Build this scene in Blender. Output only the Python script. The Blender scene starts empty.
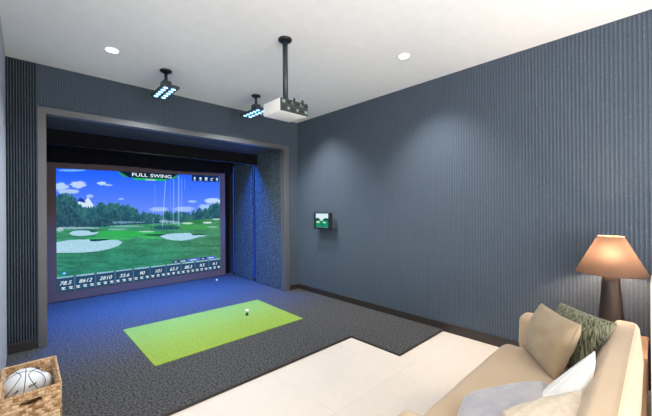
import bpy, bmesh, math, random
import numpy as np
from mathutils import Vector, Matrix

random.seed(7)
np.random.seed(7)
sc = bpy.context.scene
COL = sc.collection
PI = math.pi

# ------------------------------------------------------------------ camera numbers
CAM_H = 1.444
F_PX = 316.1
TH = math.radians(43.62)
ROLL = math.radians(-0.438)
PITCH = math.radians(0.086)
ST, CT = math.sin(TH), math.cos(TH)
CAM_F = Vector((ST * math.cos(PITCH), CT * math.cos(PITCH), math.sin(PITCH)))
_r = Vector((CT, -ST, 0))
_u = _r.cross(CAM_F)
CAM_R = _r * math.cos(ROLL) + _u * math.sin(ROLL)
CAM_U = _u * math.cos(ROLL) - _r * math.sin(ROLL)
H = 3.0          # ceiling
XR = 3.593       # right wall
XL = -0.135      # left wall
YF = 4.515       # far wall (front of the alcove)
YS = 6.51        # impact screen plane
TILE = -0.02     # cream tile level (carpet is 0)

# ------------------------------------------------------------------ helpers
def lin(c):
    return tuple((x / 12.92 if x <= 0.04045 else ((x + 0.055) / 1.055) ** 2.4) for x in c)

def rgb(r, g, b):
    return lin((r / 255, g / 255, b / 255)) + (1.0,)

class NT:
    def __init__(s, name):
        s.m = bpy.data.materials.new(name)
        s.m.use_nodes = True
        s.t = s.m.node_tree
        s.b = s.t.nodes['Principled BSDF']
        s.out = s.t.nodes['Material Output']
    def n(s, kind, **kw):
        nd = s.t.nodes.new(kind)
        for k, v in kw.items():
            if k in nd.inputs:
                nd.inputs[k].default_value = v
            else:
                setattr(nd, k, v)
        return nd
    def l(s, a, b):
        s.t.links.new(a, b)
    def coords(s, scale=(1, 1, 1)):
        tc = s.n('ShaderNodeTexCoord')
        mp = s.n('ShaderNodeMapping')
        mp.inputs['Scale'].default_value = scale
        s.l(tc.outputs['Object'], mp.inputs['Vector'])
        return mp.outputs['Vector']
    def bump(s, height, strength=0.3, dist=0.01):
        b = s.n('ShaderNodeBump')
        b.inputs['Strength'].default_value = strength
        b.inputs['Distance'].default_value = dist
        s.l(height, b.inputs['Height'])
        s.l(b.outputs['Normal'], s.b.inputs['Normal'])

def mat_plain(name, col, rough=0.6, metal=0.0, spec=0.5, sheen=0.0):
    m = NT(name)
    m.b.inputs['Base Color'].default_value = col
    m.b.inputs['Roughness'].default_value = rough
    m.b.inputs['Metallic'].default_value = metal
    m.b.inputs['Specular IOR Level'].default_value = spec
    if sheen:
        m.b.inputs['Sheen Weight'].default_value = sheen
    if name == 'pillow_silver':
        m.b.inputs['Roughness'].default_value = 0.4
        m.b.inputs['Specular IOR Level'].default_value = 0.6
    # very faint procedural variation so that nothing is a dead flat colour
    nz = m.n('ShaderNodeTexNoise', Scale=9.0, Detail=3.0)
    m.l(m.coords(), nz.inputs['Vector'])
    mx = m.n('ShaderNodeMixRGB', blend_type='MULTIPLY')
    mx.inputs['Fac'].default_value = 0.10
    mx.inputs['Color1'].default_value = col
    m.l(nz.outputs['Fac'], mx.inputs['Color2'])
    m.l(mx.outputs['Color'], m.b.inputs['Base Color'])
    return m.m

def mat_speckle(name, c1, c2, scale=300, rough=0.95, bump=0.4, stretch=(1, 1, 1), lo=0.35, hi=0.65, detail=2.0, dist=0.004):
    m = NT(name)
    v = m.coords(stretch)
    nz = m.n('ShaderNodeTexNoise', Scale=scale, Detail=detail, Roughness=0.6)
    m.l(v, nz.inputs['Vector'])
    rp = m.n('ShaderNodeValToRGB')
    rp.color_ramp.elements[0].position = lo
    rp.color_ramp.elements[0].color = c1
    rp.color_ramp.elements[1].position = hi
    rp.color_ramp.elements[1].color = c2
    m.l(nz.outputs['Fac'], rp.inputs['Fac'])
    m.l(rp.outputs['Color'], m.b.inputs['Base Color'])
    m.b.inputs['Roughness'].default_value = rough
    m.b.inputs['Specular IOR Level'].default_value = 0.25
    m.bump(nz.outputs['Fac'], bump, dist)
    return m.m

def mat_emit(name, col, strength=1.0, attr=None):
    m = NT(name)
    m.t.nodes.remove(m.b)
    e = m.n('ShaderNodeEmission')
    e.inputs['Color'].default_value = col
    e.inputs['Strength'].default_value = strength
    if attr:
        a = m.n('ShaderNodeAttribute')
        a.attribute_name = attr
        m.l(a.outputs['Color'], e.inputs['Color'])
    m.l(e.outputs[0], m.out.inputs['Surface'])
    return m.m

def link(name, me, mat=None, parent=None, smooth=False):
    o = bpy.data.objects.new(name, me)
    COL.objects.link(o)
    if mat:
        me.materials.append(mat)
    if parent:
        o.parent = parent
    if smooth:
        for p in me.polygons:
            p.use_smooth = True
    return o

def from_bm(name, bm, mat=None, parent=None, smooth=False):
    me = bpy.data.meshes.new(name)
    bmesh.ops.recalc_face_normals(bm, faces=bm.faces)
    bm.to_mesh(me)
    bm.free()
    return link(name, me, mat, parent, smooth)

def tag(o, label, cat, group=None, kind=None):
    o['label'] = label
    if cat:
        o['category'] = cat
    if group:
        o['group'] = group
    if kind:
        o['kind'] = kind
    return o

def struct(o, label=None):
    o['kind'] = 'structure'
    if label:
        o['label'] = label
    return o

def thing(name, loc, label, cat, group=None, rz=0):
    o = bpy.data.objects.new(name, None)
    o.empty_display_size = 0.1
    COL.objects.link(o)
    o.location = loc
    o.rotation_euler = (0, 0, rz)
    return tag(o, label, cat, group)

def add_box(bm, x0, y0, z0, x1, y1, z1, bevel=0.0, seg=2):
    r = bmesh.ops.create_cube(bm, size=1.0)
    vs = r['verts']
    for v in vs:
        v.co = Vector(((x0 + x1) / 2 + v.co.x * (x1 - x0), (y0 + y1) / 2 + v.co.y * (y1 - y0), (z0 + z1) / 2 + v.co.z * (z1 - z0)))
    if bevel:
        es = set()
        for v in vs:
            es.update(v.link_edges)
        bmesh.ops.bevel(bm, geom=list(es), offset=bevel, segments=seg, profile=0.5, affect='EDGES')
    return vs

def box(name, b, mat, parent=None, bevel=0.0, seg=2, smooth=False):
    bm = bmesh.new()
    add_box(bm, *b, bevel=bevel, seg=seg)
    return from_bm(name, bm, mat, parent, smooth)

def add_lathe(bm, prof, cx=0, cy=0, n=32, cap=True):
    rings = []
    for (r, z) in prof:
        rings.append([bm.verts.new((cx + r * math.cos(2 * PI * k / n), cy + r * math.sin(2 * PI * k / n), z)) for k in range(n)])
    for a, b in zip(rings[:-1], rings[1:]):
        for k in range(n):
            bm.faces.new((a[k], a[(k + 1) % n], b[(k + 1) % n], b[k]))
    if cap:
        bm.faces.new(rings[0][::-1])
        bm.faces.new(rings[-1])

def lathe(name, prof, mat, parent=None, cx=0, cy=0, n=32, cap=True, smooth=True):
    bm = bmesh.new()
    add_lathe(bm, prof, cx, cy, n, cap)
    o = from_bm(name, bm, mat, parent, smooth)
    return o

def add_tube(bm, pts, r, n=8, closed=False):
    pts = [Vector(p) for p in pts]
    N = len(pts)
    rings = []
    up = None
    for i, p in enumerate(pts):
        if closed:
            t = (pts[(i + 1) % N] - pts[i - 1]).normalized()
        else:
            t = (pts[min(i + 1, N - 1)] - pts[max(i - 1, 0)]).normalized()
        if up is None:
            up = t.orthogonal().normalized()
        up = (up - t * up.dot(t)).normalized()
        w = t.cross(up)
        rings.append([bm.verts.new(p + (up * math.cos(2 * PI * k / n) + w * math.sin(2 * PI * k / n)) * r) for k in range(n)])
    rng = range(N if closed else N - 1)
    for i in rng:
        a, b = rings[i], rings[(i + 1) % N]
        for k in range(n):
            bm.faces.new((a[k], a[(k + 1) % n], b[(k + 1) % n], b[k]))
    if not closed:
        bm.faces.new(rings[0][::-1])
        bm.faces.new(rings[-1])

def tube(name, pts, r, mat, parent=None, n=8, closed=False):
    bm = bmesh.new()
    add_tube(bm, pts, r, n, closed)
    return from_bm(name, bm, mat, parent, True)

def area_light(name, loc, rot, sx, sy, power, col, spread=180, shape='RECTANGLE'):
    l = bpy.data.lights.new(name, 'AREA')
    l.shape = shape
    l.size = sx
    l.size_y = sy
    l.energy = power
    l.color = col
    l.spread = math.radians(spread)
    o = bpy.data.objects.new(name, l)
    COL.objects.link(o)
    o.location = loc
    o.rotation_euler = rot
    return o

def spot_light(name, loc, power, col, angle=95, blend=0.8, rad=0.04, rot=(0, 0, 0)):
    l = bpy.data.lights.new(name, 'SPOT')
    l.energy = power
    l.color = col
    l.spot_size = math.radians(angle)
    l.spot_blend = blend
    l.shadow_soft_size = rad
    o = bpy.data.objects.new(name, l)
    COL.objects.link(o)
    o.location = loc
    o.rotation_euler = rot
    return o

# ------------------------------------------------------------------ materials
def rib_material():
    m = NT('woven_ribbed_wallcovering')
    v = m.coords()
    n1 = m.n('ShaderNodeTexNoise', Scale=160.0, Detail=3.0, Roughness=0.7)
    m.l(v, n1.inputs['Vector'])
    n2 = m.n('ShaderNodeTexNoise', Scale=3.0, Detail=2.0)
    m.l(v, n2.inputs['Vector'])
    rp = m.n('ShaderNodeValToRGB')
    rp.color_ramp.elements[0].position = 0.3
    rp.color_ramp.elements[0].color = rgb(52, 63, 74)
    rp.color_ramp.elements[1].position = 0.72
    rp.color_ramp.elements[1].color = rgb(100, 111, 124)
    m.l(n1.outputs['Fac'], rp.inputs['Fac'])
    mx = m.n('ShaderNodeMixRGB', blend_type='MULTIPLY')
    mx.inputs['Fac'].default_value = 0.12
    m.l(rp.outputs['Color'], mx.inputs['Color1'])
    m.l(n2.outputs['Fac'], mx.inputs['Color2'])
    m.l(mx.outputs['Color'], m.b.inputs['Base Color'])
    m.b.inputs['Roughness'].default_value = 0.75
    m.b.inputs['Specular IOR Level'].default_value = 0.3
    m.bump(n1.outputs['Fac'], 0.3, 0.003)
    return m.m

M = {}
M['rib'] = rib_material()
M['groove'] = mat_plain('groove_between_ribs', rgb(40, 46, 52), 0.9, spec=0.1)
M['groove_soft'] = mat_plain('cord_between_ribs', rgb(72, 83, 96), 0.9, spec=0.1)
M['trim'] = mat_plain('alcove_trim_grey', rgb(92, 92, 94), 0.5)
M['base'] = mat_plain('baseboard_dark', rgb(44, 38, 35), 0.5)
M['ceiling'] = mat_plain('ceiling_white', rgb(246, 247, 248), 0.9, spec=0.2)
M['leftwall'] = mat_plain('left_wall_paint', rgb(184, 186, 190), 0.7)
M['plain'] = mat_plain('plaster_white', rgb(232, 230, 226), 0.9)
M['carpet'] = mat_speckle('charcoal_carpet', rgb(20, 20, 22), rgb(108, 107, 106), scale=60, lo=0.36, hi=0.70, detail=6.0, bump=0.6, dist=0.01)
M['carpet_edge'] = mat_plain('carpet_edge', rgb(48, 42, 38), 0.8)
M['turf'] = mat_speckle('green_turf', rgb(112, 138, 46), rgb(156, 180, 76), scale=120, lo=0.35, hi=0.65, detail=3.0, bump=0.5)
M['panel'] = mat_speckle('felt_panel', rgb(36, 46, 52), rgb(104, 118, 120), scale=48, lo=0.38, hi=0.68, detail=6.0, bump=0.3)
M['soffit'] = mat_plain('soffit_dark', rgb(66, 68, 72), 0.8)
M['blackcloth'] = mat_plain('black_cloth', rgb(20, 20, 24), 0.9, spec=0.1)
M['border'] = mat_plain('screen_border_cloth', rgb(104, 88, 84), 0.9, spec=0.1)
M['black'] = mat_plain('black_metal', rgb(26, 28, 30), 0.4)
M['darkgrey'] = mat_plain('dark_grey_metal', rgb(50, 58, 62), 0.4)
M['white'] = mat_plain('white_plastic', rgb(245, 244, 242), 0.4)
M['ball'] = mat_plain('ball_white', rgb(232, 234, 236), 0.45)
M['seam'] = mat_plain('seam_grey', rgb(52, 56, 62), 0.6)
M['cabinet'] = mat_plain('cabinet_white', rgb(238, 236, 232), 0.5)
M['wood'] = mat_plain('table_wood', rgb(196, 160, 128), 0.5)
M['led'] = mat_emit('led_cool', rgb(150, 215, 255), 3.2)
M['blueled'] = mat_emit('led_blue', (0.02, 0.12, 1.0, 1), 0.5)
M['down'] = mat_emit('downlight_glow', rgb(255, 250, 240), 9.0)
M['pic'] = mat_emit('projected_picture', (1, 1, 1, 1), 1.0, attr='Col')
M['txt'] = mat_emit('picture_white', rgb(225, 240, 250), 0.95)
M['gtxt'] = mat_emit('picture_green', rgb(30, 190, 90), 0.9)
M['greydark'] = mat_plain('port_panel', rgb(40, 52, 52), 0.5)
M['port'] = mat_plain('port_metal', rgb(150, 165, 160), 0.35, metal=0.6)

def tile_material():
    m = NT('cream_floor_tile')
    v = m.coords()
    br = m.n('ShaderNodeTexBrick')
    br.offset = 0.0
    br.inputs['Color1'].default_value = rgb(226, 214, 200)
    br.inputs['Color2'].default_value = rgb(230, 218, 205)
    br.inputs['Mortar'].default_value = rgb(216, 203, 190)
    br.inputs['Scale'].default_value = 1.0
    br.inputs['Mortar Size'].default_value = 0.0025
    br.inputs['Brick Width'].default_value = 0.8
    br.inputs['Row Height'].default_value = 0.8
    m.l(v, br.inputs['Vector'])
    nz = m.n('ShaderNodeTexNoise', Scale=14.0, Detail=5.0)
    m.l(v, nz.inputs['Vector'])
    mx = m.n('ShaderNodeMixRGB', blend_type='MULTIPLY')
    mx.inputs['Fac'].default_value = 0.10
    m.l(br.outputs['Color'], mx.inputs['Color1'])
    m.l(nz.outputs['Fac'], mx.inputs['Color2'])
    m.l(mx.outputs['Color'], m.b.inputs['Base Color'])
    m.b.inputs['Roughness'].default_value = 0.5
    m.b.inputs['Specular IOR Level'].default_value = 0.3
    return m.m
M['tile'] = tile_material()

def fabric(name, c1, c2, scale=60, stretch=(1, 1, 1), lo=0.3, hi=0.7, bump=0.25, sheen=0.2, fine=500):
    m = NT(name)
    v = m.coords(stretch)
    n1 = m.n('ShaderNodeTexNoise', Scale=scale, Detail=4.0, Roughness=0.6)
    m.l(v, n1.inputs['Vector'])
    rp = m.n('ShaderNodeValToRGB')
    rp.color_ramp.elements[0].position = lo
    rp.color_ramp.elements[0].color = c1
    rp.color_ramp.elements[1].position = hi
    rp.color_ramp.elements[1].color = c2
    m.l(n1.outputs['Fac'], rp.inputs['Fac'])
    m.l(rp.outputs['Color'], m.b.inputs['Base Color'])
    m.b.inputs['Roughness'].default_value = 0.85
    m.b.inputs['Specular IOR Level'].default_value = 0.2
    m.b.inputs['Sheen Weight'].default_value = sheen
    if name == 'pillow_silver':
        m.b.inputs['Roughness'].default_value = 0.4
        m.b.inputs['Specular IOR Level'].default_value = 0.6
    n2 = m.n('ShaderNodeTexNoise', Scale=fine, Detail=2.0)
    m.l(m.coords(), n2.inputs['Vector'])
    m.bump(n2.outputs['Fac'], bump, 0.002)
    return m.m
M['sofa'] = fabric('sofa_beige', rgb(184, 160, 132), rgb(192, 169, 141), 4)
M['taupe'] = fabric('pillow_tan', rgb(160, 140, 112), rgb(172, 152, 124), 8)
M['green'] = fabric('pillow_green_woven', rgb(42, 50, 36), rgb(160, 160, 130), 110, stretch=(1, 1, 0.09), lo=0.38, hi=0.66)
M['ivory'] = fabric('pillow_ivory', rgb(218, 216, 212), rgb(226, 224, 220), 8)
M['silver'] = fabric('pillow_silver', rgb(138, 140, 150), rgb(176, 168, 168), 9, lo=0.3, hi=0.7, sheen=0.6)
M['cream'] = fabric('pillow_cream', rgb(188, 172, 152), rgb(208, 194, 174), 30)
def wicker(name='woven_straw', c1=(150, 104, 62), c2=(228, 192, 146)):
    m = NT(name)
    n1 = m.n('ShaderNodeTexNoise', Scale=60.0, Detail=3.0)
    m.l(m.coords((1, 1, 3)), n1.inputs['Vector'])
    rp = m.n('ShaderNodeValToRGB')
    rp.color_ramp.elements[0].position = 0.3
    rp.color_ramp.elements[0].color = rgb(*c1)
    rp.color_ramp.elements[1].position = 0.65
    rp.color_ramp.elements[1].color = rgb(*c2)
    m.l(n1.outputs['Fac'], rp.inputs['Fac'])
    m.l(rp.outputs['Color'], m.b.inputs['Base Color'])
    m.b.inputs['Roughness'].default_value = 0.6
    return m.m
M['wicker'] = wicker()
M['wicker_dark'] = wicker('woven_straw_brown', (128, 86, 50), (192, 146, 100))
M['wicker_pale'] = wicker('woven_straw_pale', (200, 160, 114), (244, 216, 178))

# ------------------------------------------------------------------ room shell
def ribbed(name, p0, p1, z0, z1, nrm, pitch, depth, mat=None):
    """vertical half-round ribs between plan points p0 and p1; nrm = direction into the room"""
    p0, p1, nrm = Vector(p0), Vector(p1), Vector(nrm)
    L = (p1 - p0).length
    n = max(1, round(L / pitch))
    prof = [(0.0, 0.0), (0.48, 0.0), (0.54, 0.6), (0.62, 0.92), (0.74, 1.0), (0.86, 0.92), (0.94, 0.6)]
    pts = []
    for k in range(n):
        for (t, d) in prof:
            pts.append(p0 + (p1 - p0) * ((k + t) / n) + nrm * (d * depth))
    pts.append(p1.copy())
    nb = len(pts)
    verts = [(p.x, p.y, z0) for p in pts] + [(p.x, p.y, z1) for p in pts]
    faces = [(i, i + 1, nb + i + 1, nb + i) for i in range(nb - 1)]
    # solid back and ends
    b0, b1 = p0 - nrm * 0.08, p1 - nrm * 0.08
    k = len(verts)
    verts += [(b0.x, b0.y, z0), (b1.x, b1.y, z0), (b0.x, b0.y, z1), (b1.x, b1.y, z1)]
    faces += [(k, k + 2, k + 3, k + 1), (0, nb, k + 2, k), (nb - 1, k + 1, k + 3, 2 * nb - 1)]
    me = bpy.data.meshes.new(name)
    me.from_pydata(verts, [], faces)
    me.update()
    o = link(name, me, mat or M['rib'])
    me.materials.append(M['groove'] if name == 'wall_far_left' else M['groove_soft'])
    for q in range(n):
        for e in (0, 1, 6):
            me.polygons[q * 7 + e].material_index = 1
    return o

EPS = 0.0
struct(ribbed('wall_right', (XR, -3.0), (XR, YF), 0.07, H, (-1, 0), 0.0285, 0.0035))
struct(box('wall_right_footing', (XR, -3.0, TILE - 0.1, XR + 0.08, YF, 0.07), M['plain'])).name = 'wall_right_foot'
FX0, FX1, FZ = 0.098, 3.392, 2.550
IX0, IX1, IZ = 0.170, 3.285, 2.480
struct(ribbed('wall_far_left', (XL, YF), (FX0, YF), 0.09, H, (0, -1), 0.0215, 0.012))
struct(ribbed('wall_far_top', (FX0, YF), (FX1, YF), FZ, H, (0, -1), 0.0215, 0.006))
struct(ribbed('wall_far_right', (FX1, YF), (XR, YF), 0.07, H, (0, -1), 0.0215, 0.004))
# the flat frame round the alcove
def frame_mesh():
    bm = bmesh.new()
    add_box(bm, FX0, YF - 0.016, 0.0, IX0, YF + 0.10, FZ, 0.003)
    add_box(bm, IX1, YF - 0.016, 0.0, FX1, YF + 0.10, FZ, 0.003)
    add_box(bm, IX0, YF - 0.016, IZ, IX1, YF + 0.10, FZ, 0.003)
    return bm
struct(from_bm('trim_1', frame_mesh(), M['trim']), 'flat grey frame around the alcove')
struct(box('wall_left', (XL - 0.08, 1.2, TILE, XL, YF, H), M['leftwall']))
struct(box('wall_left_return', (-3.5, 1.12, TILE, XL, 1.2, H), M['plain']))
struct(box('ceiling', (-3.58, -3.08, H, XR + 0.08, YF + 0.08, H + 0.1), M['ceiling']))
struct(box('floor', (-3.58, -3.08, TILE - 0.1, XR + 0.08, 3.0, TILE), M['tile']))
# carpet : L-shaped raised slab reaching into the alcove
def carpet():
    bm = bmesh.new()
    X1, Y0, NX, NY = XR, 2.412, 2.677, 1.773
    poly = [(XL, Y0), (NX, Y0), (NX, NY), (X1, NY), (X1, YF + 0.1), (3.55, YF + 0.1), (3.55, 6.8), (0.0, 6.8), (0.0, YF + 0.1), (XL, YF + 0.1)]
    a = [bm.verts.new((x, y, 0.0)) for x, y in poly]
    b = [bm.verts.new((x, y, -0.12)) for x, y in poly]
    bm.faces.new(a)
    bm.faces.new(b[::-1])
    n = len(poly)
    for i in range(n):
        bm.faces.new((a[i], b[i], b[(i + 1) % n], a[(i + 1) % n]))
    return bm
cp = from_bm('floor_carpet', carpet(), M['carpet'])
cp.data.materials.append(M['carpet_edge'])
for p in cp.data.polygons:
    if abs(p.normal.z) < 0.5:
        p.material_index = 1
struct(cp)
# a thin binding strip along the carpet's front edge
def binding():
    bm = bmesh.new()
    add_box(bm, XL, 2.402, TILE, 2.677, 2.412, 0.001)
    add_box(bm, 2.667, 1.773, TILE, 2.677, 2.402, 0.001)
    add_box(bm, 2.667, 1.763, TILE, XR, 1.773, 0.001)
    return bm
struct(from_bm('trim_2', binding(), M['carpet_edge']))
# baseboards
struct(box('baseboard_right', (XR - 0.014, 0.0 - 3.0, TILE, XR + 0.02, YF, 0.085), M['base'], bevel=0.003))
struct(box('baseboard_far_right', (FX1, YF - 0.016, 0, XR, YF, 0.08), M['base'], bevel=0.003))
struct(box('baseboard_far_left', (XL, YF - 0.016, 0, FX0, YF, 0.10), M['base'], bevel=0.003))

# alcove
struct(box('ceiling_alcove', (0.0, YF + 0.08, 2.515, 3.55, 6.8, 2.6), M['soffit']))
struct(box('wall_alcove_back', (0.0, 6.72, 0.0, 3.55, 6.8, 2.6), M['blackcloth']))
struct(box('wall_alcove_left', (0.06, YF + 0.10, 0.0, 0.165, 6.72, 2.515), M['panel']))
struct(box('wall_alcove_right', (3.366, YF + 0.10, 0.0, 3.46, 6.72, 2.515), M['soffit']))

# felt side panels on the alcove's right wall
def side_panel(y0, y1, x0, z1, label):
    o = box('acoustic_panel', (x0, y0, 0.004, 3.364, y1, z1), M['panel'], bevel=0.008, seg=2)
    tag(o, label, 'wall panel', 'padded panels on the alcove side wall')
side_panel(YF + 0.104, 5.50, 3.298, 2.51, 'tall mottled grey padded panel at the alcove mouth, nearer the room')
side_panel(5.66, 6.38, 3.318, 2.40, 'blue-lit padded panel beside the golf screen, deeper in the alcove')
for (y, x, lab) in ((5.58, 3.316, 'vertical blue light strip in the gap between the two padded panels'),
                    (6.44, 3.322, 'vertical blue light strip next to the golf screen edge')):
    t = thing('led_strip', (x, y, 0.01), lab, 'light strip', 'blue light strips in the alcove')
    box('channel', (0.008, -0.022, 0, 0.028, 0.022, 2.39), M['black'], t)
    # the lit tape only occupies the upper part, it fades out towards the floor
    box('light_tape', (0.0, -0.013, 0.05, 0.008, 0.013, 2.36), M['blueled'], t)
    al = area_light('strip_light', (x - 0.02, y, 1.5), (0, math.radians(90), 0), 1.6, 0.03, 7.0, (0.03, 0.16, 1.0))

# black valance and rear masking drape
v = thing('valance', (0.17, 5.40, 2.31), 'black cloth valance hanging across the alcove ceiling', 'valance')
def cloth_strip(L, h, amp, nx=120, nz=8, th=0.02, waves=17, sag=0.0):
    bm = bmesh.new()
    rows = []
    for side in (0, 1):
        g = []
        for j in range(nz + 1):
            r = []
            for i in range(nx + 1):
                t = i / nx
                w = amp * math.sin(t * waves * 2 * PI + 1.3 * math.sin(t * 9)) * (1 - j / nz * 0.8)
                z = h * j / nz - (sag * (0.5 + 0.5 * math.sin(t * 11.0 + 1)) if j == 0 else 0)
                r.append(bm.verts.new((t * L, w + side * th, z)))
            g.append(r)
        rows.append(g)
    for g, s in zip(rows, (0, 1)):
        for j in range(nz):
            for i in range(nx):
                f = (g[j][i], g[j][i + 1], g[j + 1][i + 1], g[j + 1][i])
                bm.faces.new(f if s == 0 else f[::-1])
    for i in range(nx):
        bm.faces.new((rows[0][0][i], rows[1][0][i], rows[1][0][i + 1], rows[0][0][i + 1]))
        bm.faces.new((rows[0][nz][i], rows[0][nz][i + 1], rows[1][nz][i + 1], rows[1][nz][i]))
    for i in (0, nx):
        for j in range(nz):
            bm.faces.new((rows[0][j][i], rows[0][j + 1][i], rows[1][j + 1][i], rows[1][j][i]))
    return bm
from_bm('cloth', cloth_strip(3.13, 0.19, 0.004), M['blackcloth'], v, True)
tube('hem_bar', [(0.0, 0.01, 0.0), (3.13, 0.01, 0.0)], 0.012, M['black'], v, 10)
d = thing('masking_drape', (0.175, 6.40, 2.21), 'black masking drape above the golf screen', 'drape')
from_bm('cloth', cloth_strip(3.13, 0.30, 0.018, sag=0.02), M['blackcloth'], d, True)
tube('track', [(0.0, 0.05, 0.285), (3.13, 0.05, 0.285)], 0.012, M['darkgrey'], d, 8)

# ------------------------------------------------------------------ the golf screen
def px_of(X, Y, Z):
    X, Y, Z = X + 0 * Z, Y + 0 * Z, Z - CAM_H
    f, r, u = CAM_F, CAM_R, CAM_U
    z = X * f[0] + Y * f[1] + Z * f[2]
    return 326 + F_PX * (X * r[0] + Y * r[1] + Z * r[2]) / z, 208 - F_PX * (X * u[0] + Y * u[1] + Z * u[2]) / z

def vnoise(x, y, seed=0):
    xi, yi = np.floor(x).astype(int), np.floor(y).astype(int)
    fx, fy = x - xi, y - yi
    fx, fy = fx * fx * (3 - 2 * fx), fy * fy * (3 - 2 * fy)
    def h(a, b):
        n = (a * 374761393 + b * 668265263 + seed * 1442695041) & 0xffffffff
        n = ((n ^ (n >> 13)) * 1274126177) & 0xffffffff
        return ((n ^ (n >> 16)) & 0xffff) / 65535.0
    return (h(xi, yi) * (1 - fx) + h(xi + 1, yi) * fx) * (1 - fy) + (h(xi, yi + 1) * (1 - fx) + h(xi + 1, yi + 1) * fx) * fy

def inpoly(px, py, poly):
    ins = np.zeros(px.shape, bool)
    n = len(poly)
    for i in range(n):
        x0, y0 = poly[i]
        x1, y1 = poly[(i + 1) % n]
        if y0 == y1:
            continue
        c = ((y0 > py) != (y1 > py)) & (px < (x1 - x0) * (py - y0) / (y1 - y0) + x0)
        ins ^= c
    return ins

def slin(c):
    c = np.asarray(c, float) / 255.0
    return np.where(c <= 0.04045, c / 12.92, ((c + 0.055) / 1.055) ** 2.4)

def paint_golf(px, py, X, Z, zt):
    """colours (0..255) of the projected golf-course picture; zt = height fraction"""
    col = np.zeros(px.shape + (3,))
    t = np.clip((py - 168) / 45, 0, 1)[..., None]
    col[:] = np.array([28, 92, 248]) * (1 - t) + np.array([104, 138, 244]) * t
    n1 = vnoise(px * 0.35, py * 0.9, 3)
    def blob(cx, cy, rx, ry, c=(196, 216, 242), k=1.0):
        d = ((px - cx) / rx) ** 2 + ((py - cy) / ry) ** 2 + (n1 - 0.5) * 0.7
        a = np.clip((1.15 - d) * 1.6, 0, 1)[..., None] * k
        col[:] = col * (1 - a) + np.array(c) * a
    blob(72, 170.4, 14, 1.3, (120, 180, 245), 0.9)
    blob(78, 184.5, 8.5, 3.8, (186, 208, 240))
    blob(60, 186.5, 9, 4, (176, 204, 240))
    blob(68, 191.5, 11, 2.6, (170, 196, 238))
    blob(90, 196, 4, 1.8, (160, 190, 240))
    blob(102, 183.4, 5, 2.0, (190, 215, 245))
    blob(108, 185, 5, 1.2, (150, 185, 245))
    blob(121, 199, 3, 1.0, (150, 180, 245))
    blob(159, 209.5, 10, 2.4, (170, 200, 245), 0.8)
    blob(184, 209, 11, 2.8, (170, 200, 245), 0.8)
    blob(192, 201.5, 4.5, 1.4, (150, 190, 250))
    blob(213, 201, 9, 3.2, (185, 212, 248))
    blob(206, 207, 8, 3.2, (160, 195, 245))
    # snowy mountain
    col[inpoly(px, py, [(76, 206), (79, 200.5), (82, 200), (84, 202), (88, 197), (94, 206), (90, 208)])] = (206, 226, 244)
    col[inpoly(px, py, [(77, 201), (80, 197.5), (84, 199.5), (86, 203), (81, 202)])] = (28, 62, 160)
    # trees
    tx = [56, 60, 66, 70, 75, 78, 84, 90, 96, 100, 104, 106, 110, 114, 118, 123, 128, 131, 136, 141, 145, 150, 155, 158, 162, 166, 170, 176, 182, 188, 194, 197, 199.5, 202, 206, 210, 213, 216, 219, 222]
    ty = [195, 193, 192.5, 196, 197.5, 203, 206.5, 207, 205.5, 202.5, 203, 206, 202.5, 204, 203.5, 205.5, 205, 206.5, 209, 213.5, 212, 212.5, 215, 214.5, 215.5, 211, 211, 213, 212, 213.5, 212, 211, 206, 210, 208.5, 206.5, 203, 201.5, 204, 202]
    top = np.interp(px, tx, ty) + (vnoise(px * 0.75, px * 0, 5) - 0.5) * 3.2 + (vnoise(px * 1.9, px * 0, 9) - 0.5) * 2.6
    bot = np.interp(px, [56, 100, 140, 175, 200, 222], [227.5, 227, 224, 223, 219.5, 218])
    m = (py > top)
    nz = vnoise(px * 0.9, py * 0.55, 11)[..., None] * 0.6 + vnoise(px * 0.28, py * 0.3, 12)[..., None] * 0.4
    tb = np.clip((py - top) / 18, 0, 1)[..., None]
    trees = (np.array([20, 66, 92]) * (1 - nz) + np.array([74, 140, 132]) * nz) * (1 - tb * 0.25) + np.array([20, 12, 34]) * tb * 0.4
    col[m] = trees[m]
    # ground
    g = py > bot
    n2 = vnoise(px * 0.07, py * 0.5, 21)[..., None] * 0.6 + vnoise(px * 0.5, py * 0.9, 22)[..., None] * 0.4
    t = np.clip((py - 226) / 45, 0, 1)[..., None]
    base = np.array([62, 140, 104]) * (1 - t) + np.array([48, 128, 108]) * t
    sx = np.clip((px - 150) / 60, 0, 1)[..., None]
    base = base * (1 - sx * 0.5) + np.array([76, 124, 92]) * sx * 0.5
    ground = base * (0.80 + 0.40 * n2)
    col[g] = ground[g]
    def strip(cx, cy, rx, ry, c, k=1.0, seed=31, rough=0.5):
        d = ((px - cx) / rx) ** 2 + ((py - cy) / ry) ** 2 + (vnoise(px * 0.8, py * 1.2, seed) - 0.5) * rough
        a = np.clip((1.1 - d) * 2.2, 0, 1)[..., None] * k
        col[:] = col * (1 - a) + np.array(c) * a
    strip(124, 233.5, 42, 3.2, (50, 176, 84), 0.9)
    strip(110, 238.5, 26, 2.0, (60, 180, 96), 0.8)
    strip(150, 237.5, 12, 1.4, (66, 190, 100), 0.7)
    strip(193, 227.0, 22, 2.6, (66, 158, 84), 0.8)
    strip(200, 221.5, 16, 2.0, (46, 124, 70), 0.8)
    strip(78, 227.9, 22, 1.1, (150, 176, 200), 0.9, rough=1.2)
    strip(60, 229.5, 4, 2.0, (176, 194, 214), 0.8, rough=1.2)
    strip(122, 222.5, 10, 1.4, (110, 158, 190), 0.8, rough=1.4)
    strip(138, 222.2, 8, 0.8, (120, 160, 190), 0.7, rough=1.4)
    strip(126, 226.2, 18, 1.0, (128, 182, 186), 0.8, rough=1.0)
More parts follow.
